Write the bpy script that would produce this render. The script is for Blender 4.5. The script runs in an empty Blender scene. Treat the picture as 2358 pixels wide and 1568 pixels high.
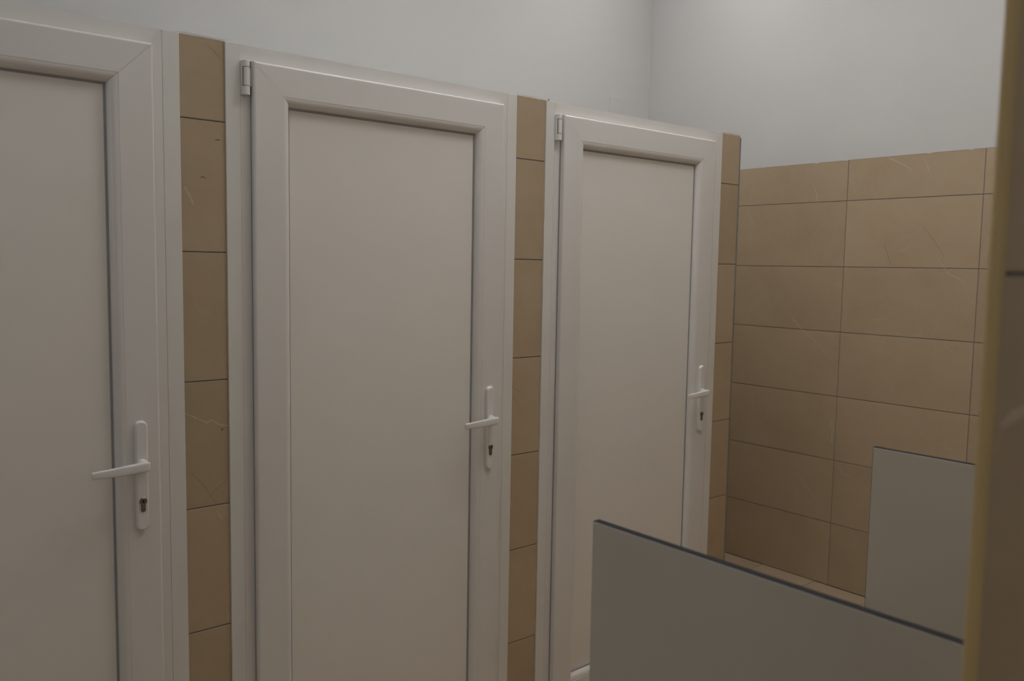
import bpy, bmesh, math, random
from mathutils import Vector, Matrix

S = bpy.context.scene
C = S.collection
R = random.Random(7)

# ------------------------------------------------------------------ camera
F_PX, W_PX = 1970.76, 2358.0
CAM = Vector((-0.7122, -2.0003, 1.4961))
YAW, PITCH, ROLL = 0.6974, -0.0874, 0.0171
fwd = Vector((math.sin(YAW) * math.cos(PITCH), math.cos(YAW) * math.cos(PITCH), math.sin(PITCH)))
rt = Vector((math.cos(YAW), -math.sin(YAW), 0)); up = rt.cross(fwd)
rt, up = math.cos(ROLL) * rt + math.sin(ROLL) * up, -math.sin(ROLL) * rt + math.cos(ROLL) * up
cd = bpy.data.cameras.new('camera'); co = bpy.data.objects.new('camera', cd); C.objects.link(co)
m = Matrix((rt, up, -fwd)).transposed().to_4x4(); m.translation = CAM
co.matrix_world = m
cd.sensor_fit = 'HORIZONTAL'; cd.sensor_width = 23.5; cd.lens = F_PX * 23.5 / W_PX
cd.clip_start = 0.02
cd.dof.use_dof = True; cd.dof.focus_distance = 2.7; cd.dof.aperture_fstop = 4.2
S.camera = co

# ------------------------------------------------------------------ light
S.view_settings.view_transform = 'Standard'; S.view_settings.look = 'None'
S.view_settings.gamma = 1.0; S.view_settings.use_curve_mapping = False
S.view_settings.exposure = -0.03
w = bpy.data.worlds.new('world'); S.world = w; w.use_nodes = True
w.node_tree.nodes['Background'].inputs[0].default_value = (0.9, 0.95, 1.0, 1)
w.node_tree.nodes['Background'].inputs[1].default_value = 0.0

def area(name, loc, sx, sy, power, col, rot=(0, 0, 0)):
    l = bpy.data.lights.new(name, 'AREA'); l.shape = 'RECTANGLE'; l.size = sx; l.size_y = sy
    l.energy = power; l.color = col
    o = bpy.data.objects.new(name, l); C.objects.link(o); o.location = loc; o.rotation_euler = rot
    return o
WARM = (1.0, 1.0, 1.01)
ADDED_PENDANT = (1.2, -0.3, 2.75)
LAMPS = [((1.25, -0.85, 3.295), 0.3, 0.6, 6.0, 'rectangular ceiling light over the aisle in front of the middle door'),
         ((-0.6, -0.9, 3.295), 0.3, 0.6, 1.0, 'unseen rectangular ceiling light added in front of the nearest door'),  # added fill lamp, out of view
         ((2.4, 0.6, 3.295), 0.3, 0.3, 3.1, 'unseen square ceiling light added beside the last cubicle')]  # unseen lamp added to brighten the far corner
area('added_uplight', (ADDED_PENDANT[0], ADDED_PENDANT[1], ADDED_PENDANT[2] + 0.012), 1.5, 0.10, 28.0, WARM, (math.pi, 0, 0))  # made-up uplight, bounces soft light off the ceiling
for (loc, sx_, sy_, pw, _) in LAMPS:
    area('ceiling_lamp_light', (loc[0], loc[1], loc[2] - 0.012), sx_, sy_, pw, WARM)
area('added_window_fill', (-1.4, -3.375, 1.9), 1.15, 1.15, 0.9, (0.90, 0.96, 1.0), (math.pi / 2, 0, 0))  # cool fill from an added window behind the camera
area('added_side_window_fill', (-2.68, -0.9, 1.9), 1.15, 1.15, 1.8, (0.90, 0.96, 1.0), (0, -math.pi / 2, 0))  # cool fill from the left, its window is added too

# ------------------------------------------------------------------ materials
def new_mat(name):
    mt = bpy.data.materials.new(name); mt.use_nodes = True
    return mt, mt.node_tree.nodes, mt.node_tree.links, mt.node_tree.nodes['Principled BSDF']

def plain(name, col, rough=0.5, metal=0.0, var=0.03, scale=6.0, bump=0.0, bscale=200.0, spec=0.5):
    mt, N, L, b = new_mat(name)
    b.inputs['Roughness'].default_value = rough; b.inputs['Metallic'].default_value = metal
    b.inputs['Specular IOR Level'].default_value = spec
    tc = N.new('ShaderNodeTexCoord'); nz = N.new('ShaderNodeTexNoise')
    nz.inputs['Scale'].default_value = scale; nz.inputs['Detail'].default_value = 4
    L.new(tc.outputs['Object'], nz.inputs['Vector'])
    mr = N.new('ShaderNodeMapRange'); mr.inputs['To Min'].default_value = 1 - var; mr.inputs['To Max'].default_value = 1 + var
    mr.inputs['From Min'].default_value = 0.3; mr.inputs['From Max'].default_value = 0.7
    L.new(nz.outputs[0], mr.inputs[0])
    mx = N.new('ShaderNodeMix'); mx.data_type = 'RGBA'; mx.blend_type = 'MULTIPLY'; mx.inputs[0].default_value = 1
    mx.inputs[6].default_value = (*col, 1)
    L.new(mr.outputs[0], mx.inputs[7]); L.new(mx.outputs[2], b.inputs['Base Color'])
    if bump:
        n2 = N.new('ShaderNodeTexNoise'); n2.inputs['Scale'].default_value = bscale; n2.inputs['Detail'].default_value = 3
        L.new(tc.outputs['Object'], n2.inputs['Vector'])
        bp = N.new('ShaderNodeBump'); bp.inputs['Strength'].default_value = bump; bp.inputs['Distance'].default_value = 0.002
        L.new(n2.outputs[0], bp.inputs['Height']); L.new(bp.outputs[0], b.inputs['Normal'])
    return mt

def tile_mat(name, c1, c2, vein):
    """beige stone-look ceramic: soft clouds, faint pale and dark hairline veins, each tile its own cut of the pattern"""
    mt, N, L, b = new_mat(name)
    b.inputs['Roughness'].default_value = 0.5; b.inputs['Specular IOR Level'].default_value = 0.3
    tc = N.new('ShaderNodeTexCoord'); ge = N.new('ShaderNodeNewGeometry')
    sc = N.new('ShaderNodeVectorMath'); sc.operation = 'SCALE'; sc.inputs[0].default_value = (31.0, 17.0, 23.0)
    L.new(ge.outputs['Random Per Island'], sc.inputs['Scale'])
    ad = N.new('ShaderNodeVectorMath'); ad.operation = 'ADD'
    L.new(tc.outputs['Object'], ad.inputs[0]); L.new(sc.outputs[0], ad.inputs[1])
    P = ad.outputs[0]
    def noise(scale, detail=4, rough=0.55, dist=0.0):
        n = N.new('ShaderNodeTexNoise'); n.inputs['Scale'].default_value = scale; n.inputs['Detail'].default_value = detail
        n.inputs['Roughness'].default_value = rough; n.inputs['Distortion'].default_value = dist
        L.new(P, n.inputs['Vector']); return n.outputs[0]
    def rng(src, a, b_, lo, hi):
        r = N.new('ShaderNodeMapRange'); r.inputs['From Min'].default_value = a; r.inputs['From Max'].default_value = b_
        r.inputs['To Min'].default_value = lo; r.inputs['To Max'].default_value = hi; L.new(src, r.inputs[0]); return r.outputs[0]
    def mix(fac, a, b_, mode='MIX'):
        x = N.new('ShaderNodeMix'); x.data_type = 'RGBA'; x.blend_type = mode
        if isinstance(fac, float): x.inputs[0].default_value = fac
        else: L.new(fac, x.inputs[0])
        for v, i in ((a, 6), (b_, 7)):
            if isinstance(v, tuple): x.inputs[i].default_value = (*v, 1)
            else: L.new(v, x.inputs[i])
        return x.outputs[2]
    def math_(op, a, v):
        x = N.new('ShaderNodeMath'); x.operation = op; L.new(a, x.inputs[0])
        if isinstance(v, (int, float)): x.inputs[1].default_value = v
        else: L.new(v, x.inputs[1])
        return x.outputs[0]
    base = mix(rng(noise(3.2, 5, 0.6, 0.4), 0.32, 0.68, 0, 1), c1, c2)
    base = mix(rng(noise(26, 6, 0.7), 0.3, 0.7, 0.0, 0.10), base, vein)
    crack = math_('ABSOLUTE', math_('SUBTRACT', noise(2.3, 3, 0.5, 0.7), 0.5), 0)
    m1 = math_('MULTIPLY', rng(crack, 0.0, 0.006, 0.20, 0.0), rng(noise(4.5, 2), 0.50, 0.62, 0, 1))
    base = mix(m1, base, vein)
    crack2 = math_('ABSOLUTE', math_('SUBTRACT', noise(3.7, 2, 0.5, 1.2), 0.47), 0)
    m2 = math_('MULTIPLY', rng(crack2, 0.0, 0.003, 0.07, 0.0), rng(noise(5.5, 2), 0.52, 0.6, 0, 1))
    base = mix(m2, base, tuple(v * 0.5 for v in c1))
    isl = rng(ge.outputs['Random Per Island'], 0, 1, 0.95, 1.05)
    base = mix(1.0, base, isl, 'MULTIPLY')
    L.new(base, b.inputs['Base Color'])
    return mt

M = dict(
    plaster=plain('white_plaster', (0.66, 0.658, 0.645), 0.85, var=0.012, scale=2.5, bump=0.10, bscale=90, spec=0.2),
    ceiling=plain('ceiling_paint', (0.82, 0.81, 0.79), 0.9, var=0.01, spec=0.2),
    tile=tile_mat('beige_wall_tile', (0.45, 0.343, 0.225), (0.49, 0.383, 0.258), (0.62, 0.54, 0.43)),
    floor=tile_mat('beige_floor_tile', (0.46, 0.35, 0.235), (0.50, 0.39, 0.27), (0.60, 0.50, 0.38)),
    grout=plain('grey_grout', (0.27, 0.262, 0.248), 0.9, var=0.10, scale=40, spec=0.1),
    vein=plain('pale_vein', (0.535, 0.44, 0.33), 0.5, var=0.16, scale=70, spec=0.3),
    hair=plain('brown_hairline', (0.31, 0.235, 0.155), 0.6, var=0.1, scale=60),
    mark=plain('dark_mark', (0.16, 0.125, 0.09), 0.7, var=0.1, scale=60),
    pvc=plain('white_pvc', (0.775, 0.755, 0.73), 0.27, var=0.008, spec=0.5),
    cover=plain('white_cover_strip', (0.765, 0.755, 0.72), 0.45, var=0.008, spec=0.4),
    panel=plain('warm_white_door_panel', (0.84, 0.81, 0.765), 0.42, var=0.012, scale=2.0, spec=0.4),
    gasket=plain('grey_gasket', (0.34, 0.345, 0.35), 0.6, var=0.05, scale=30),
    handle=plain('white_handle_enamel', (0.80, 0.785, 0.762), 0.36, var=0.006),
    steel=plain('dark_steel', (0.34, 0.33, 0.32), 0.25, metal=1.0, var=0.06, scale=80),
    hole=plain('black_keyway', (0.02, 0.02, 0.02), 0.6),
    laminate=plain('grey_laminate', (0.62, 0.595, 0.535), 0.55, var=0.015, scale=3, bump=0.03, bscale=500, spec=0.35),
    core=plain('charcoal_core', (0.036, 0.036, 0.040), 0.8, var=0.05, scale=40, spec=0.15),
    trim=plain('beige_plastic_trim', (0.62, 0.465, 0.22), 0.45, var=0.02),
    alu=plain('brushed_bracket', (0.6, 0.6, 0.6), 0.35, metal=1.0, var=0.03, scale=60),
)
def emit(name, col, s):
    mt, N, L, b = new_mat(name); b.inputs['Base Color'].default_value = (*col, 1)
    b.inputs['Emission Color'].default_value = (*col, 1); b.inputs['Emission Strength'].default_value = s
    return mt
M['pane'] = emit('added_window_glow', (0.9, 0.96, 1.0), 0.4)  # glow of the added windows
M['diffuser'] = emit('opal_lamp_diffuser', (1.0, 0.95, 0.88), 2.0)

# ------------------------------------------------------------------ mesh helpers
class MB:
    """collects faces, builds ONE mesh object"""
    def __init__(s): s.bm = bmesh.new()
    def face(s, vs, mi=0, smooth=False):
        f = s.bm.faces.new([s.bm.verts.new(v) for v in vs]); f.material_index = mi; f.smooth = smooth; return f
    def box(s, a, b, bev=0.0, mi=0, seg=1):
        a, b = Vector(a), Vector(b)
        lo = Vector([min(a[i], b[i]) for i in range(3)]); hi = Vector([max(a[i], b[i]) for i in range(3)])
        vs = [s.bm.verts.new((hi.x if i & 1 else lo.x, hi.y if i & 2 else lo.y, hi.z if i & 4 else lo.z)) for i in range(8)]
        fs = [s.bm.faces.new([vs[j] for j in q]) for q in ((0, 2, 3, 1), (4, 5, 7, 6), (0, 1, 5, 4), (2, 6, 7, 3), (0, 4, 6, 2), (1, 3, 7, 5))]
        for f in fs: f.material_index = mi
        if bev:
            es = list({e for f in fs for e in f.edges})
            r = bmesh.ops.bevel(s.bm, geom=es, offset=bev, segments=seg, profile=0.6, affect='EDGES', clamp_overlap=True)
            for f in r['faces']: f.material_index = mi; f.smooth = seg > 1
    def grid(s, loops, closed=False, caps=True, mi=0, smooth=True):
        """loops: equal length rings of points, skinned one to the next"""
        rows = [[s.bm.verts.new(p) for p in lp] for lp in loops]
        n = len(rows[0])
        for a, b in zip(rows, rows[1:]):
            for i in range(n if closed else n - 1):
                f = s.bm.faces.new((a[i], a[(i + 1) % n], b[(i + 1) % n], b[i])); f.material_index = mi; f.smooth = smooth
        if caps and closed:
            for r_, rev in ((rows[0], True), (rows[-1], False)):
                f = s.bm.faces.new(r_[::-1] if rev else r_); f.material_index = mi
                for e in f.edges: e.smooth = False
        return rows
    def ribbon(s, pts, width, axis, off, mi):
        """thin tapering streak lying on a face whose normal runs along axis (0 or 1); off = the coordinate on that axis"""
        a = 1 if axis == 0 else 0
        P = [Vector((p[0], p[1])) for p in pts]; n = len(P)
        L_, R_ = [], []
        for i, p in enumerate(P):
            d = (P[min(i + 1, n - 1)] - P[max(i - 1, 0)]).normalized(); nr = Vector((-d.y, d.x))
            wd = width * (0.25 + 0.75 * math.sin(math.pi * (i + 0.6) / (n + 0.2))) * 0.5
            for lst, q in ((L_, p + nr * wd), (R_, p - nr * wd)):
                v = [0, 0, q.y]; v[axis] = off; v[a] = q.x; lst.append(v)
        for i in range(n - 1): s.face((L_[i], L_[i + 1], R_[i + 1], R_[i]), mi)
    def build(s, name, mats, parent=None, recalc=True):
        if recalc: bmesh.ops.recalc_face_normals(s.bm, faces=s.bm.faces[:])
        for e in s.bm.edges:
            if len(e.link_faces) == 2 and e.calc_face_angle(0) > 0.75: e.smooth = False
        me = bpy.data.meshes.new(name); s.bm.to_mesh(me); s.bm.free()
        for mt in (mats if isinstance(mats, (list, tuple)) else [mats]): me.materials.append(mt)
        o = bpy.data.objects.new(name, me); C.objects.link(o)
        if parent: o.parent = parent
        return o

def empty(name, loc):
    o = bpy.data.objects.new(name, None); C.objects.link(o); o.location = loc; o.empty_display_size = 0.1
    return o
def tag(o, label=None, cat=None, group=None, kind=None):
    for k, v in (('label', label), ('category', cat), ('group', group), ('kind', kind)):
        if v: o[k] = v
    return o

# ------------------------------------------------------------------ dimensions
PITCH_Z = 0.303; ZT = 2.0035           # tile course, top of the tiling
XR = 3.0135; YB = 1.29                 # right wall, back wall
YU = -1.765; XN = -0.1075              # wall behind the dividers and its outer corner
XL, YF, ZC = -2.7, -3.4, 3.3
J = 0.0032                              # joint
def courses(top=ZT, off=0.0):
    zs = [off + k * PITCH_Z for k in range(-1, 9)]
    out = []
    for a, b in zip(zs, zs[1:]):
        a2, b2 = max(a + J / 2, 0.0), min(b - J / 2, top)
        if b2 - a2 > 0.01: out.append((a2, b2))
    return out
def ragged(mb, axis, off, u0, u1, z, mi, step=0.012, amp=0.0022, thick=0.0006, h=0.02):
    """uneven lower edge of the white paint along the top of the tiling"""
    n = max(3, int((u1 - u0) / step)); prev = None
    a = 1 if axis == 0 else 0
    for i in range(n + 1):
        u = u0 + (u1 - u0) * i / n
        zz = z + R.uniform(-.2, .2) * amp - (R.uniform(.3, 1.3) * amp if R.random() < 0.10 else 0)
        q = []
        for z_ in (zz, z + h):
            v = [0, 0, z_]; v[axis] = off + thick; v[a] = u; q.append(v)
        if prev: mb.face((prev[0], q[0], q[1], prev[1]), mi)
        prev = q

# ------------------------------------------------------------------ shell
b = MB(); b.box((XL - .1, YF - .1, -0.12), (XR + .1, YB + .1, -0.002), mi=1)
fy = 0.1338 + 0.0015
iy = -13
while True:
    y0 = fy + iy * 0.2897; y1 = y0 + 0.2897 - J
    if y0 > YB: break
    y0c, y1c = max(y0, YF), min(y1, YB)
    if y1c - y0c > 0.01:
        x = XR - 0.6 * 10 - (0.0 if iy % 2 else 0.3)
        while x < XR:
            xa, xb = max(x, XL), min(x + 0.6 - J, XR)
            if xb - xa > 0.01: b.box((xa, y0c, -0.004), (xb, y1c, 0.0), 0.0006)
            x += 0.6
    iy += 1
tag(b.build('floor', [M['floor'], M['grout']]), 'beige tiled floor seen as a narrow strip below the far right wall', 'floor', kind='structure')

b = MB(); b.box((XL - .1, YF - .1, ZC), (XR + .1, YB + .1, ZC + .1)); tag(b.build('ceiling', M['ceiling']), 'white ceiling above the washroom', 'ceiling', kind='structure')

b = MB(); b.box((XL - .1, YB, -0.1), (XR + .1, YB + .12, ZC))
tag(b.build('wall_back', M['plaster']), 'plain white wall rising behind the row of cubicle doors', 'wall', kind='structure')
b = MB(); b.box((XL - .12, YF - .1, -0.1), (XL - .007, YB, ZC), mi=1); b.box((XL - .007, YF, 0), (XL - .0022, YB, ZT - .001), mi=2)
y = YF
while y < YB - .02:
    for (za, zb) in courses(): b.box((XL - .006, y, za), (XL, min(y + .6 - J, YB), zb), 0.0007)
    y += .6
tag(b.build('wall_left', [M['tile'], M['plaster'], M['grout']]), 'tiled side wall beyond the nearest door', 'wall', kind='structure')
b = MB(); b.box((XL, YF - .12, -0.1), (XR, YF - .007, ZC), mi=1); b.box((XL, YF - .007, 0), (XN, YF - .0022, ZT - .001), mi=2)
x = XL
while x < XN - .02:
    for (za, zb) in courses(): b.box((x, YF - .006, za), (min(x + .6 - J, XN), YF, zb), 0.0007)
    x += .6
tag(b.build('wall_front', [M['tile'], M['plaster'], M['grout']]), 'tiled wall behind the viewer', 'wall', kind='structure')

# right wall: white plaster over beige tiling
b = MB()
b.box((XR + .007, YU, -0.1), (XR + .12, YB, ZC), mi=1)
b.box((XR + .0022, YU, 0.0), (XR + .007, YB, ZT - .001), mi=2)
ycols = []
y = 0.0665 + 0.5912 * 3
while y > YU - 0.6:
    ycols.append((max(y - 0.5912 + J / 2, YU), min(y - J / 2, YB))); y -= 0.5912
for (ya, yb) in ycols:
    if yb - ya < 0.01: continue
    for (za, zb) in courses(): b.box((XR, ya, za), (XR + .006, yb, zb), 0.0007)
ragged(b, 0, XR - .0012, YU, YB, ZT, 1, amp=0.003)
def on_right(px):     # streaks measured on the photograph, as points on the wall
    return px
for pts, wd, mi in (
    ([(-.118, 1.997), (-.160, 1.978), (-.205, 1.952), (-.228, 1.930)], .007, 3),
    ([(.24, 1.905), (.222, 1.86), (.212, 1.815)], .005, 3),
    ([(-.275, 1.985), (-.292, 1.955), (-.298, 1.93)], .005, 3),
    ([(.595, 1.785), (.575, 1.745), (.565, 1.71)], .006, 3),
    ([(-.36, 1.55), (-.41, 1.49), (-.45, 1.475), (-.475, 1.452)], .005, 3),
    ([(.335, 1.285), (.31, 1.255), (.27, 1.215), (.195, 1.165), (.13, 1.105), (.085, 1.065)], .005, 3),
    ([(.27, .52), (.21, .46), (.15, .40), (.105, .352)], .004, 3),
    ([(-.27, .885), (-.305, .84), (-.335, .80)], .004, 3),
    ([(.09, .80), (.08, .74), (.082, .69)], .010, 3),
    ([(.04, .58), (.02, .55), (-.02, .545)], .006, 3),
    ([(-.29, 1.69), (-.34, 1.63), (-.385, 1.56)], .002, 5),
    ([(-.12, 1.62), (-.14, 1.57), (-.155, 1.52)], .002, 5)):
    b.ribbon(pts, wd, 0, XR - .0003, mi)
tag(b.build('wall_right', [M['tile'], M['plaster'], M['grout'], M['vein'], M['mark'], M['hair']]), 'far right wall, white plaster above beige stone-look tiles', 'wall', kind='structure')

# cubicle front: one wall with three door openings, its piers tiled
DW = 0.886
DX = [-0.0299 - DW, 0.0774, 1.0835]     # left edge of each door opening
PIERS = [(XL, DX[0]), (DX[0] + DW, DX[1]), (DX[1] + DW, DX[2]), (DX[2] + DW, 2.0845)]
b = MB()
for i, (xa, xb) in enumerate(PIERS):
    b.box((xa, .007, 0), (xb + (.009 if i == 3 else 0), .10, ZT - .001), mi=1)
    b.box((xa, .0022, 0), (xb, .007, ZT - .0015), mi=2)
    xs = [(xa, xb)] if xb - xa < 0.5 else [(xb - .6 * (k + 1) + J, xb - .6 * k) for k in range(3)]
    for (x0, x1) in xs:
        x0 = max(x0, XL)
        for (za, zb) in courses(): b.box((x0, 0, za), (x1, .006, zb), 0.0007)
    ragged(b, 1, -.0012, xa, xb, ZT, 1, step=.008, amp=0.0022, h=.004)
for x in DX:                                               # lintel-high cap above each opening keeps the front one wall
    b.box((x, .012, ZT - .004), (x + DW, .10, ZT + .002), mi=1)
b.box((2.0845, .0008, 0), (2.0935, .009, ZT - .006), mi=2)   # grey filled outer edge
b.box((2.0845, .0002, ZT - .006), (2.0880, .009, ZT + .001), mi=1)
b.box((1.99, .10, 0), (2.0935, YB, ZT - .001), mi=1)        # side wall of the last cubicle
b.box((2.0925, .012, 0), (2.0975, YB, ZT - .001), mi=0)
for x in (DX[0], DX[1], DX[2]):                            # walls between the cubicles
    b.box((x - .10, .10, 0), (x - .02, YB, ZT - .001), mi=1)
for pts, wd, mi in (
    ([(-.028, 1.14), (.004, 1.123), (.022, 1.113), (.036, 1.117), (.052, 1.105), (.078, 1.098)], .005, 3),
    ([(.044, .895), (.052, .882), (.066, .857), (.077, .838)], .006, 3),
    ([(-.020, 1.663), (-.010, 1.645), (.001, 1.622)], .006, 3),
    ([(.064, .648), (.068, .63), (.068, .612)], .005, 3),
    ([(-.02, 1.0), (.012, .965), (.043, .912)], .0012, 5),
    ([(.01, .915), (.034, .94), (.06, .96), (.075, .975)], .0010, 5),
    ([(.030, 1.99), (.055, 1.975), (.077, 1.953)], .0012, 5),
    ([(.052, 1.775), (.058, 1.7765), (.064, 1.776)], .003, 4),
    ([(.016, 1.686), (.022, 1.688), (.028, 1.686)], .0025, 4),
    ([(.058, 1.09), (.060, 1.092), (.061, 1.095)], .004, 4),
    ([(.964, 1.10), (.988, 1.077), (.997, 1.05), (1.006, 1.03)], .0012, 5),
    ([(.964, 1.13), (.98, 1.115), (1.0, 1.105)], .0012, 5),
    ([(.967, .745), (.972, .755), (.977, .765)], .004, 3),
    ([(1.0845, 2.0035), (1.088, 2.0045), (1.0915, 2.004)], .005, 4)):
    b.ribbon(pts, wd, 1, -.0004 if mi == 3 or pts[0][1] < 2 else -.0075, mi)
tag(b.build('wall_partition', [M['tile'], M['plaster'], M['grout'], M['vein'], M['mark'], M['hair']]), 'beige tiled cubicle front wall showing as narrow piers between the doors', 'wall', kind='structure')

# near wall: block whose corner carries the beige trim; the dividers hang on its long face
b = MB()
b.box((XN + .008, YF, 0), (XR, YU - .008, ZC), mi=1)
b.box((XN + .003, YF, 0), (XN + .008, YU - .010, ZT - .001), mi=2)
b.box((XN + .010, YU - .008, 0), (XR, YU - .003, ZT - .001), mi=2)
OFF = -0.0190
zc = courses(ZT, OFF)
for k in range(3):
    ya, yb = YU - .011 - .6 * (k + 1) + J, YU - .011 - .6 * k
    for (za, zb) in zc: b.box((XN, max(ya, YF), za), (XN + .006, yb, zb), 0.0009)
k = 0
x = XN + .011
while x < XR - .01:
    for (za, zb) in zc: b.box((x, YU - .006, za), (min(x + .6 - J, XR), YU, zb), 0.0009)
    x += .6
b.ribbon([(YU - .016, 1.395), (YU - .024, 1.405), (YU - .034, 1.411), (YU - .046, 1.418), (YU - .07, 1.43)], .008, 0, XN - .0003, 3)
tag(b.build('wall_near', [M['tile'], M['plaster'], M['grout'], M['vein']]), 'dark beige tiled wall corner at the right edge of the picture', 'wall', kind='structure')
b = MB()                                                   # quarter-round corner bead
r = .0095; prof = []
for i in range(9):
    t = i / 8 * math.pi / 2
    prof.append((XN + r - .001 - r * math.cos(t), YU - r + .001 + r * math.sin(t)))
prof += [(XN + .012, YU - .0005), (XN + .012, YU - .012), (XN + .0005, YU - .012)]
b.grid([[(x, y, z) for x, y in prof] for z in (0.0, ZT)], closed=True)
o = b.build('trim_1', M['trim']); tag(o, 'rounded yellow-beige plastic corner strip running down the near tiled wall', 'trim', kind='structure')

# ------------------------------------------------------------------ doors
def rails(mb, x0, x1, z0, z1, prof, gap=0.0003, smooth_from=None):
    """four mitred rails swept along a rectangle; prof = (inset from the outer edge, depth y)"""
    for side in range(4):
        A, B = [], []
        for d, y in prof:
            if side == 0: a, c = (x0 + d + gap, y, z1 - d), (x1 - d - gap, y, z1 - d)
            if side == 1: a, c = (x1 - d, y, z1 - d - gap), (x1 - d, y, z0 + d + gap)
            if side == 2: a, c = (x1 - d - gap, y, z0 + d), (x0 + d + gap, y, z0 + d)
            if side == 3: a, c = (x0 + d, y, z0 + d + gap), (x0 + d, y, z1 - d - gap)
            A.append(a); B.append(c)
        va = [mb.bm.verts.new(p) for p in A]; vb = [mb.bm.verts.new(p) for p in B]
        for i in range(len(prof) - 1):
            f = mb.bm.faces.new((va[i], va[i + 1], vb[i + 1], vb[i]))
            f.smooth = smooth_from is not None and i >= smooth_from[0] and i < smooth_from[1]

SX0, SX1, SZ0, SZ1 = .0595, .8245, .035, 1.9655           # sash, from the opening's left edge
FY, SY = -.004, -.024
def rounded_slot(cx, cz, hw, z0, z1, n=10):
    """outline of an upright slot with round ends"""
    pts = []
    for i in range(n + 1):
        t = math.pi * i / n; pts.append((cx + hw * math.cos(t), z1 - hw + hw * math.sin(t)))
    for i in range(n + 1):
        t = math.pi + math.pi * i / n; pts.append((cx + hw * math.cos(t), z0 + hw + hw * math.sin(t)))
    return pts
def make_door(name, x, label, hinge):
    root = empty(name, (x, 0, 0)); tag(root, label, 'door', kind='structure')
    # cover strips at both jambs
    for a, c in ((0.0, .0345), (DW - .0365, DW)):
        s = MB(); s.box((a - .0008 if a == 0 else a, -.0046, 0), (c if a == 0 else c + .0008, .05, ZT - .0005), .0006); s.build('cover_strip', M['cover'], root)
    # fixed frame
    fx0, fx1, fz1 = .0348, DW - .0368, ZT - .0015
    f = MB()
    def ring(y_out, y_in):
        o_ = [(fx0, fz1), (fx1, fz1), (fx1, 0.0), (fx0, 0.0)]
        i_ = [(SX0 + .012, SZ1 - .012), (SX1 - .012, SZ1 - .012), (SX1 - .012, SZ0 + .012), (SX0 + .012, SZ0 + .012)]
        return o_, i_
    o_, i_ = ring(0, 0)
    g = .0003
    for k in range(4):
        a, c, d, e = o_[k], o_[(k + 1) % 4], i_[(k + 1) % 4], i_[k]
        t = Vector((c[0] - a[0], 0, c[1] - a[1])).normalized() * g
        P = [Vector((q[0], FY, q[1])) for q in (a, c, d, e)]
        P[0] += t; P[1] -= t; P[2] -= t; P[3] += t
        f.face(P)
        Q = [p.copy() for p in P]
        for q in Q: q.y = .05
        f.face((P[1], P[0], Q[0], Q[1])); f.face((P[3], P[2], Q[2], Q[3]))
    f.box((fx0 + .001, FY + .0012, .001), (SX0 + .012, .049, fz1 - .001)); f.box((SX1 - .012, FY + .0012, .001), (fx1 - .001, .049, fz1 - .001))
    f.box((SX0, FY + .0012, SZ1 - .012), (SX1, .049, fz1 - .001)); f.box((SX0, FY + .0012, .001), (SX1, .049, SZ0 + .012))
    f.build('door_frame', M['pvc'], root, recalc=False)
    # moving sash with rounded glazing bead
    prof = [(0, -.0048), (0, -.0185), (.0008, -.0212), (.0025, -.0232), (.0050, SY), (.0728, SY), (.0731, SY + .0007)]
    nb = 10
    for i in range(nb + 1):
        t = i / nb * math.pi / 2
        prof.append((.0738 + .0202 * math.sin(t), SY + .0007 + .0182 * (1 - math.cos(t))))
    prof.append((.0942, .012))
    s = MB(); rails(s, SX0, SX1, SZ0, SZ1, prof, gap=.0005, smooth_from=(7, 7 + nb))
    rails(s, SX0, SX1, SZ0, SZ1, [(.004, SY + .0012), (.072, SY + .0010)], gap=0.0)
    s.build('sash', M['pvc'], root, recalc=False)
    sg = MB(); rails(sg, SX0 - .0010, SX1 + .0010, SZ0 - .0010, SZ1 + .0010, [(0, FY + .002), (0, -.0085), (.006, -.0085)], gap=0); sg.build('seal', M['gasket'], root, recalc=False)
    px0, px1, pz0, pz1 = SX0 + .0942, SX1 - .0942, SZ0 + .0942, SZ1 - .0942
    gk = MB(); rails(gk, px0 - .001, px1 + .001, pz0 - .001, pz1 + .001, [(0, -.0042), (.0052, -.0036), (.0060, -.0018), (.0060, .008)], gap=0)
    gk.build('gasket', M['gasket'], root, recalc=False)
    p = MB(); p.box((px0 + .002, -.0020, pz0 + .002), (px1 - .002, .018, pz1 - .002)); p.build('door_panel', M['panel'], root)
    # handle set
    hx = SX1 - .0435; z0, z1 = .8885, 1.1375
    h = MB(); hw = .0135
    loops = []
    for ins, y in ((0.0, SY), (0.0, SY - .0060), (.0012, SY - .0085), (.0030, SY - .0098), (.0042, SY - .0100)):
        loops.append([(px, y, pz) for px, pz in rounded_slot(hx, 0, hw - ins, z0 + ins, z1 - ins)])
    h.grid(loops, closed=True, caps=True)
    hp = h.build('handle_plate', M['handle'], root)
    zl = 1.0405; PY = SY - .010
    l = MB()
    # neck
    ring = lambda cx, y, cz, rad, n=20: [(cx + rad * math.cos(2 * math.pi * i / n), y, cz + rad * math.sin(2 * math.pi * i / n)) for i in range(n)]
    l.grid([ring(hx, PY + .001, zl, .0118), ring(hx, PY - .003, zl, .0115), ring(hx, PY - .005, zl, .0092), ring(hx, PY - .024, zl, .0086)], closed=True)
    # lever arm: rounded blade growing from the neck, tapering to a square-cut tip
    arm = []
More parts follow.
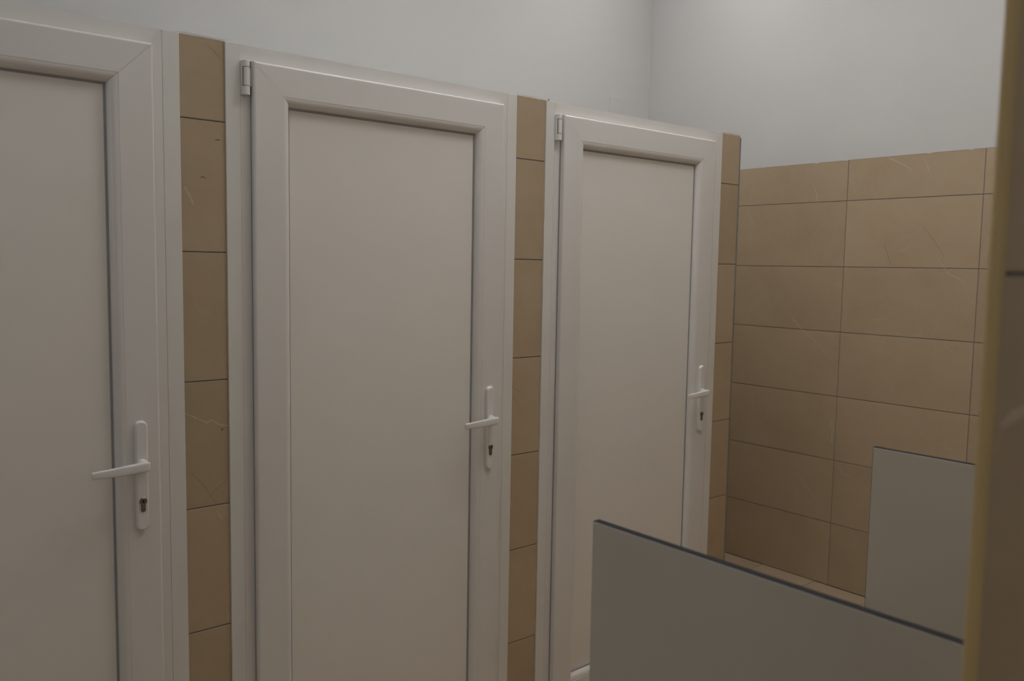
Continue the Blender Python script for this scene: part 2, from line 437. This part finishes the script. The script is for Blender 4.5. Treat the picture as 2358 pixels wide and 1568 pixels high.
    for xx, y, zz, hh, th in ((hx + .0098, -.0330, zl - .001, .0035, .003), (hx + .0090, -.0335, zl - .001, .0078, .0058), (hx + .005, -.0345, zl - .0012, .0104, .0072), (hx - .005, -.0350, zl - .002, .0112, .0074),
                              (hx - .025, -.0350, zl - .0034, .0108, .0066), (hx - .050, -.0347, zl - .0050, .0101, .0058), (hx - .075, -.0340, zl - .0063, .0092, .0051), (hx - .098, -.0330, zl - .0073, .0083, .0046),
                              (hx - .1085, -.0322, zl - .0078, .0077, .0043), (hx - .1100, -.0320, zl - .0078, .0072, .0039)):
        n = 28; lp = []
        for i in range(n):
            t = 2 * math.pi * i / n; ct, st = math.cos(t), math.sin(t)
            e = 0.42
            lp.append((xx, SY + y + th * (abs(ct) ** e) * (1 if ct >= 0 else -1), zz + hh * (abs(st) ** e) * (1 if st >= 0 else -1)))
        arm.append(lp)
    l.grid(arm, closed=True)
    l.build('lever', M['handle'], hp)
    # euro cylinder
    kz = .9560
    k = MB()
    loops = []
    for ins, y in ((0, PY + .001), (0, PY - .0020), (.0006, PY - .0026)):
        pts = []
        rr, sw = .0085 - ins, .0050 - ins
        a0 = math.asin(sw / rr)
        for i in range(23):
            t = -math.pi / 2 + a0 + (2 * math.pi - 2 * a0) * i / 22
            pts.append((hx + rr * math.cos(t), y, kz + rr * math.sin(t)))
        for i in range(9):
            t = math.pi + math.pi * i / 8
            pts.append((hx + sw * math.cos(t), y, kz - .0195 + ins * 0 + sw * math.sin(t)))
        loops.append(pts)
    k.grid(loops, closed=True, smooth=False)
    k.grid([ring(hx, PY - .0024, kz, .0066), ring(hx, PY - .0034, kz, .0064), ring(hx, PY - .0038, kz, .0058)], closed=True)
    k.box((hx - .0011, PY - .0041, kz - .0042), (hx + .0011, PY - .0036, kz + .0042), mi=1)
    k.box((hx - .0026, PY - .0041, kz + .0008), (hx + .0026, PY - .0036, kz + .0026), mi=1)
    k.build('lock_cylinder', [M['steel'], M['hole']], hp)
    # hinge at the top left of the sash
    if hinge:
        cx, cy, rr = .0447, -.0145, .0086
        hz = 1.8855
        hb = MB()
        for a, c in ((hz, hz + .0202), (hz + .0648, hz + .0800)):
            hb.grid([ring2 for ring2 in [[(q[0], q[1], z) for q in [(cx + (rr - i2) * math.cos(2 * math.pi * i / 28), cy + (rr - i2) * math.sin(2 * math.pi * i / 28)) for i in range(28)]] for z, i2 in ((a, .0008), (a + .0008, 0), (c - .0008, 0), (c, .0008))]], closed=True)
        hb.box((cx - rr - .0008, FY - .0075, hz + .0004), (cx - rr + .005, FY, hz + .0796), .0004)
        hbo = hb.build('hinge', M['handle'], root)
        hs = MB()
        hs.grid([[(cx + rr * math.cos(2 * math.pi * i / 28), cy + rr * math.sin(2 * math.pi * i / 28), z) for i in range(28)] for z in (hz + .0214, hz + .0636)], closed=True)
        hs.box((cx + .002, -.0110, hz + .022), (SX0 + .002, -.0070, hz + .063))
        hs.build('hinge_sleeve', M['handle'], hbo)
        hg = MB()
        hg.grid([[(cx + (rr - .0012) * math.cos(2 * math.pi * i / 20), cy + (rr - .0012) * math.sin(2 * math.pi * i / 20), z) for i in range(20)] for z in (hz + .0185, hz + .0660)], closed=True)
        qx, qy = cx - rr * .933, cy - rr * .358
        hg.box((qx - .0005, qy - .0003, hz + .0203), (qx + .0005, qy + .002, hz + .0647))
        hg.build('hinge_pin', M['core'], hbo)
    return root
make_door('door_1', DX[0], 'nearest white cubicle door, cut by the left edge of the picture', True)
make_door('door_2', DX[1], 'middle white cubicle door, shown almost whole with hinge and lever handle', True)
make_door('door_3', DX[2], 'farthest white cubicle door, its lower part hidden by the grey divider', True)

# ------------------------------------------------------------------ urinal dividers
def divider(x, y0, ztop, label):
    root = empty('urinal_divider', (x, YU, 0.0)); tag(root, label, 'urinal divider', 'grey urinal dividers')
    L_, th, zb = y0 - YU, .0125, .36
    p = MB(); p.box((0.0002, .004, zb + .0012), (th, L_ - .0012, ztop - .0012), .0003); p.build('divider_panel', M['laminate'], root)
    e = MB()
    e.box((.0012, .004, ztop - .0020), (th - .0004, L_ - .001, ztop - .0001), .0002)
    e.box((.0012, L_ - .0020, zb), (th - .0004, L_ - .0001, ztop - .0001), .0002)
    e.box((.0012, .004, zb), (th - .0004, L_ - .001, zb + .002), .0002)
    e.build('edge_band', M['core'], root)
    for z in (zb + .10, ztop - .12):
        k = MB(); k.box((th, 0.0005, z), (th + .003, .035, z + .04), .0006); k.box((th, 0.0005, z), (th + .03, .0035, z + .04), .0006)
        k.build('bracket', M['alu'], root)
    return root
divider(0.1072, -1.20, 1.1520, 'nearer grey divider panel with dark edge, overlapping the farthest door')
divider(0.8728, -1.20, 1.1590, 'farther grey divider panel standing against the far right tiled wall')

# ------------------------------------------------------------------ small things
b = MB(); b.box((0, -.006, 0), (.103, 0, .10), .0015)
o = b.build('junction_box_cover', M['plaster']); o.location = (2.702, YB, 2.316)
tag(o, 'small square cover painted white on the back wall above the farthest door', 'cover')

for (loc, sx_, sy_, pw, lab) in LAMPS:
    root = empty('ceiling_light', loc); tag(root, lab, 'ceiling light', 'ceiling lights')
    b = MB(); b.box((-sx_ / 2 - .02, -sy_ / 2 - .02, -.004), (sx_ / 2 + .02, sy_ / 2 + .02, ZC - loc[2]), .002); b.build('lamp_housing', M['pvc'], root)
    b = MB(); b.box((-sx_ / 2, -sy_ / 2, -.009), (sx_ / 2, sy_ / 2, -.004)); b.build('diffuser', M['diffuser'], root)
root = empty('added_pendant_light', ADDED_PENDANT); tag(root, 'unseen slim suspended lamp added to throw soft light up at the ceiling', 'added uplight')  # made-up fixture out of view around the added uplight
b = MB()
b.box((-.77, -.065, -.030), (.77, .065, -.004), .003)
for a_, c_ in (((-.77, -.065), (.77, -.060)), ((-.77, .060), (.77, .065)), ((-.77, -.060), (-.765, .060)), ((.765, -.060), (.77, .060))):
    b.box((a_[0], a_[1], -.006), (c_[0], c_[1], .008))
b.build('light_tray', M['pvc'], root)
b = MB(); b.box((-.76, -.055, -.003), (.76, .055, .006)); b.build('diffuser', M['diffuser'], root)
for x_ in (-.74, .74):
    b = MB(); b.box((x_ - .002, -.002, .006), (x_ + .002, .002, ZC - ADDED_PENDANT[2])); b.build('suspension_wire', M['alu'], root)

# two made-up frosted windows out of view, added for cool fill light
for nm_, loc_, rz_, lab in (('added_window_1', (-1.4, YF, 1.3), 0, 'unseen frosted window added for fill light in the wall behind the viewer'), ('added_window_2', (XL, -0.9, 1.3), -math.pi / 2, 'unseen frosted window added for fill light in the side wall')):
    root = empty(nm_, loc_); root.rotation_euler = (0, 0, rz_); tag(root, lab, 'window', kind='structure')
    b = MB(); rails(b, -.66, .66, -.06, 1.26, [(0, .0), (0, .02), (.06, .02), (.06, .004)], gap=0); b.build('added_window_frame', M['pvc'], root, recalc=False)
    b = MB(); b.box((-.60, .002, .0), (.60, .006, 1.2)); b.build('added_window_pane', M['pane'], root)
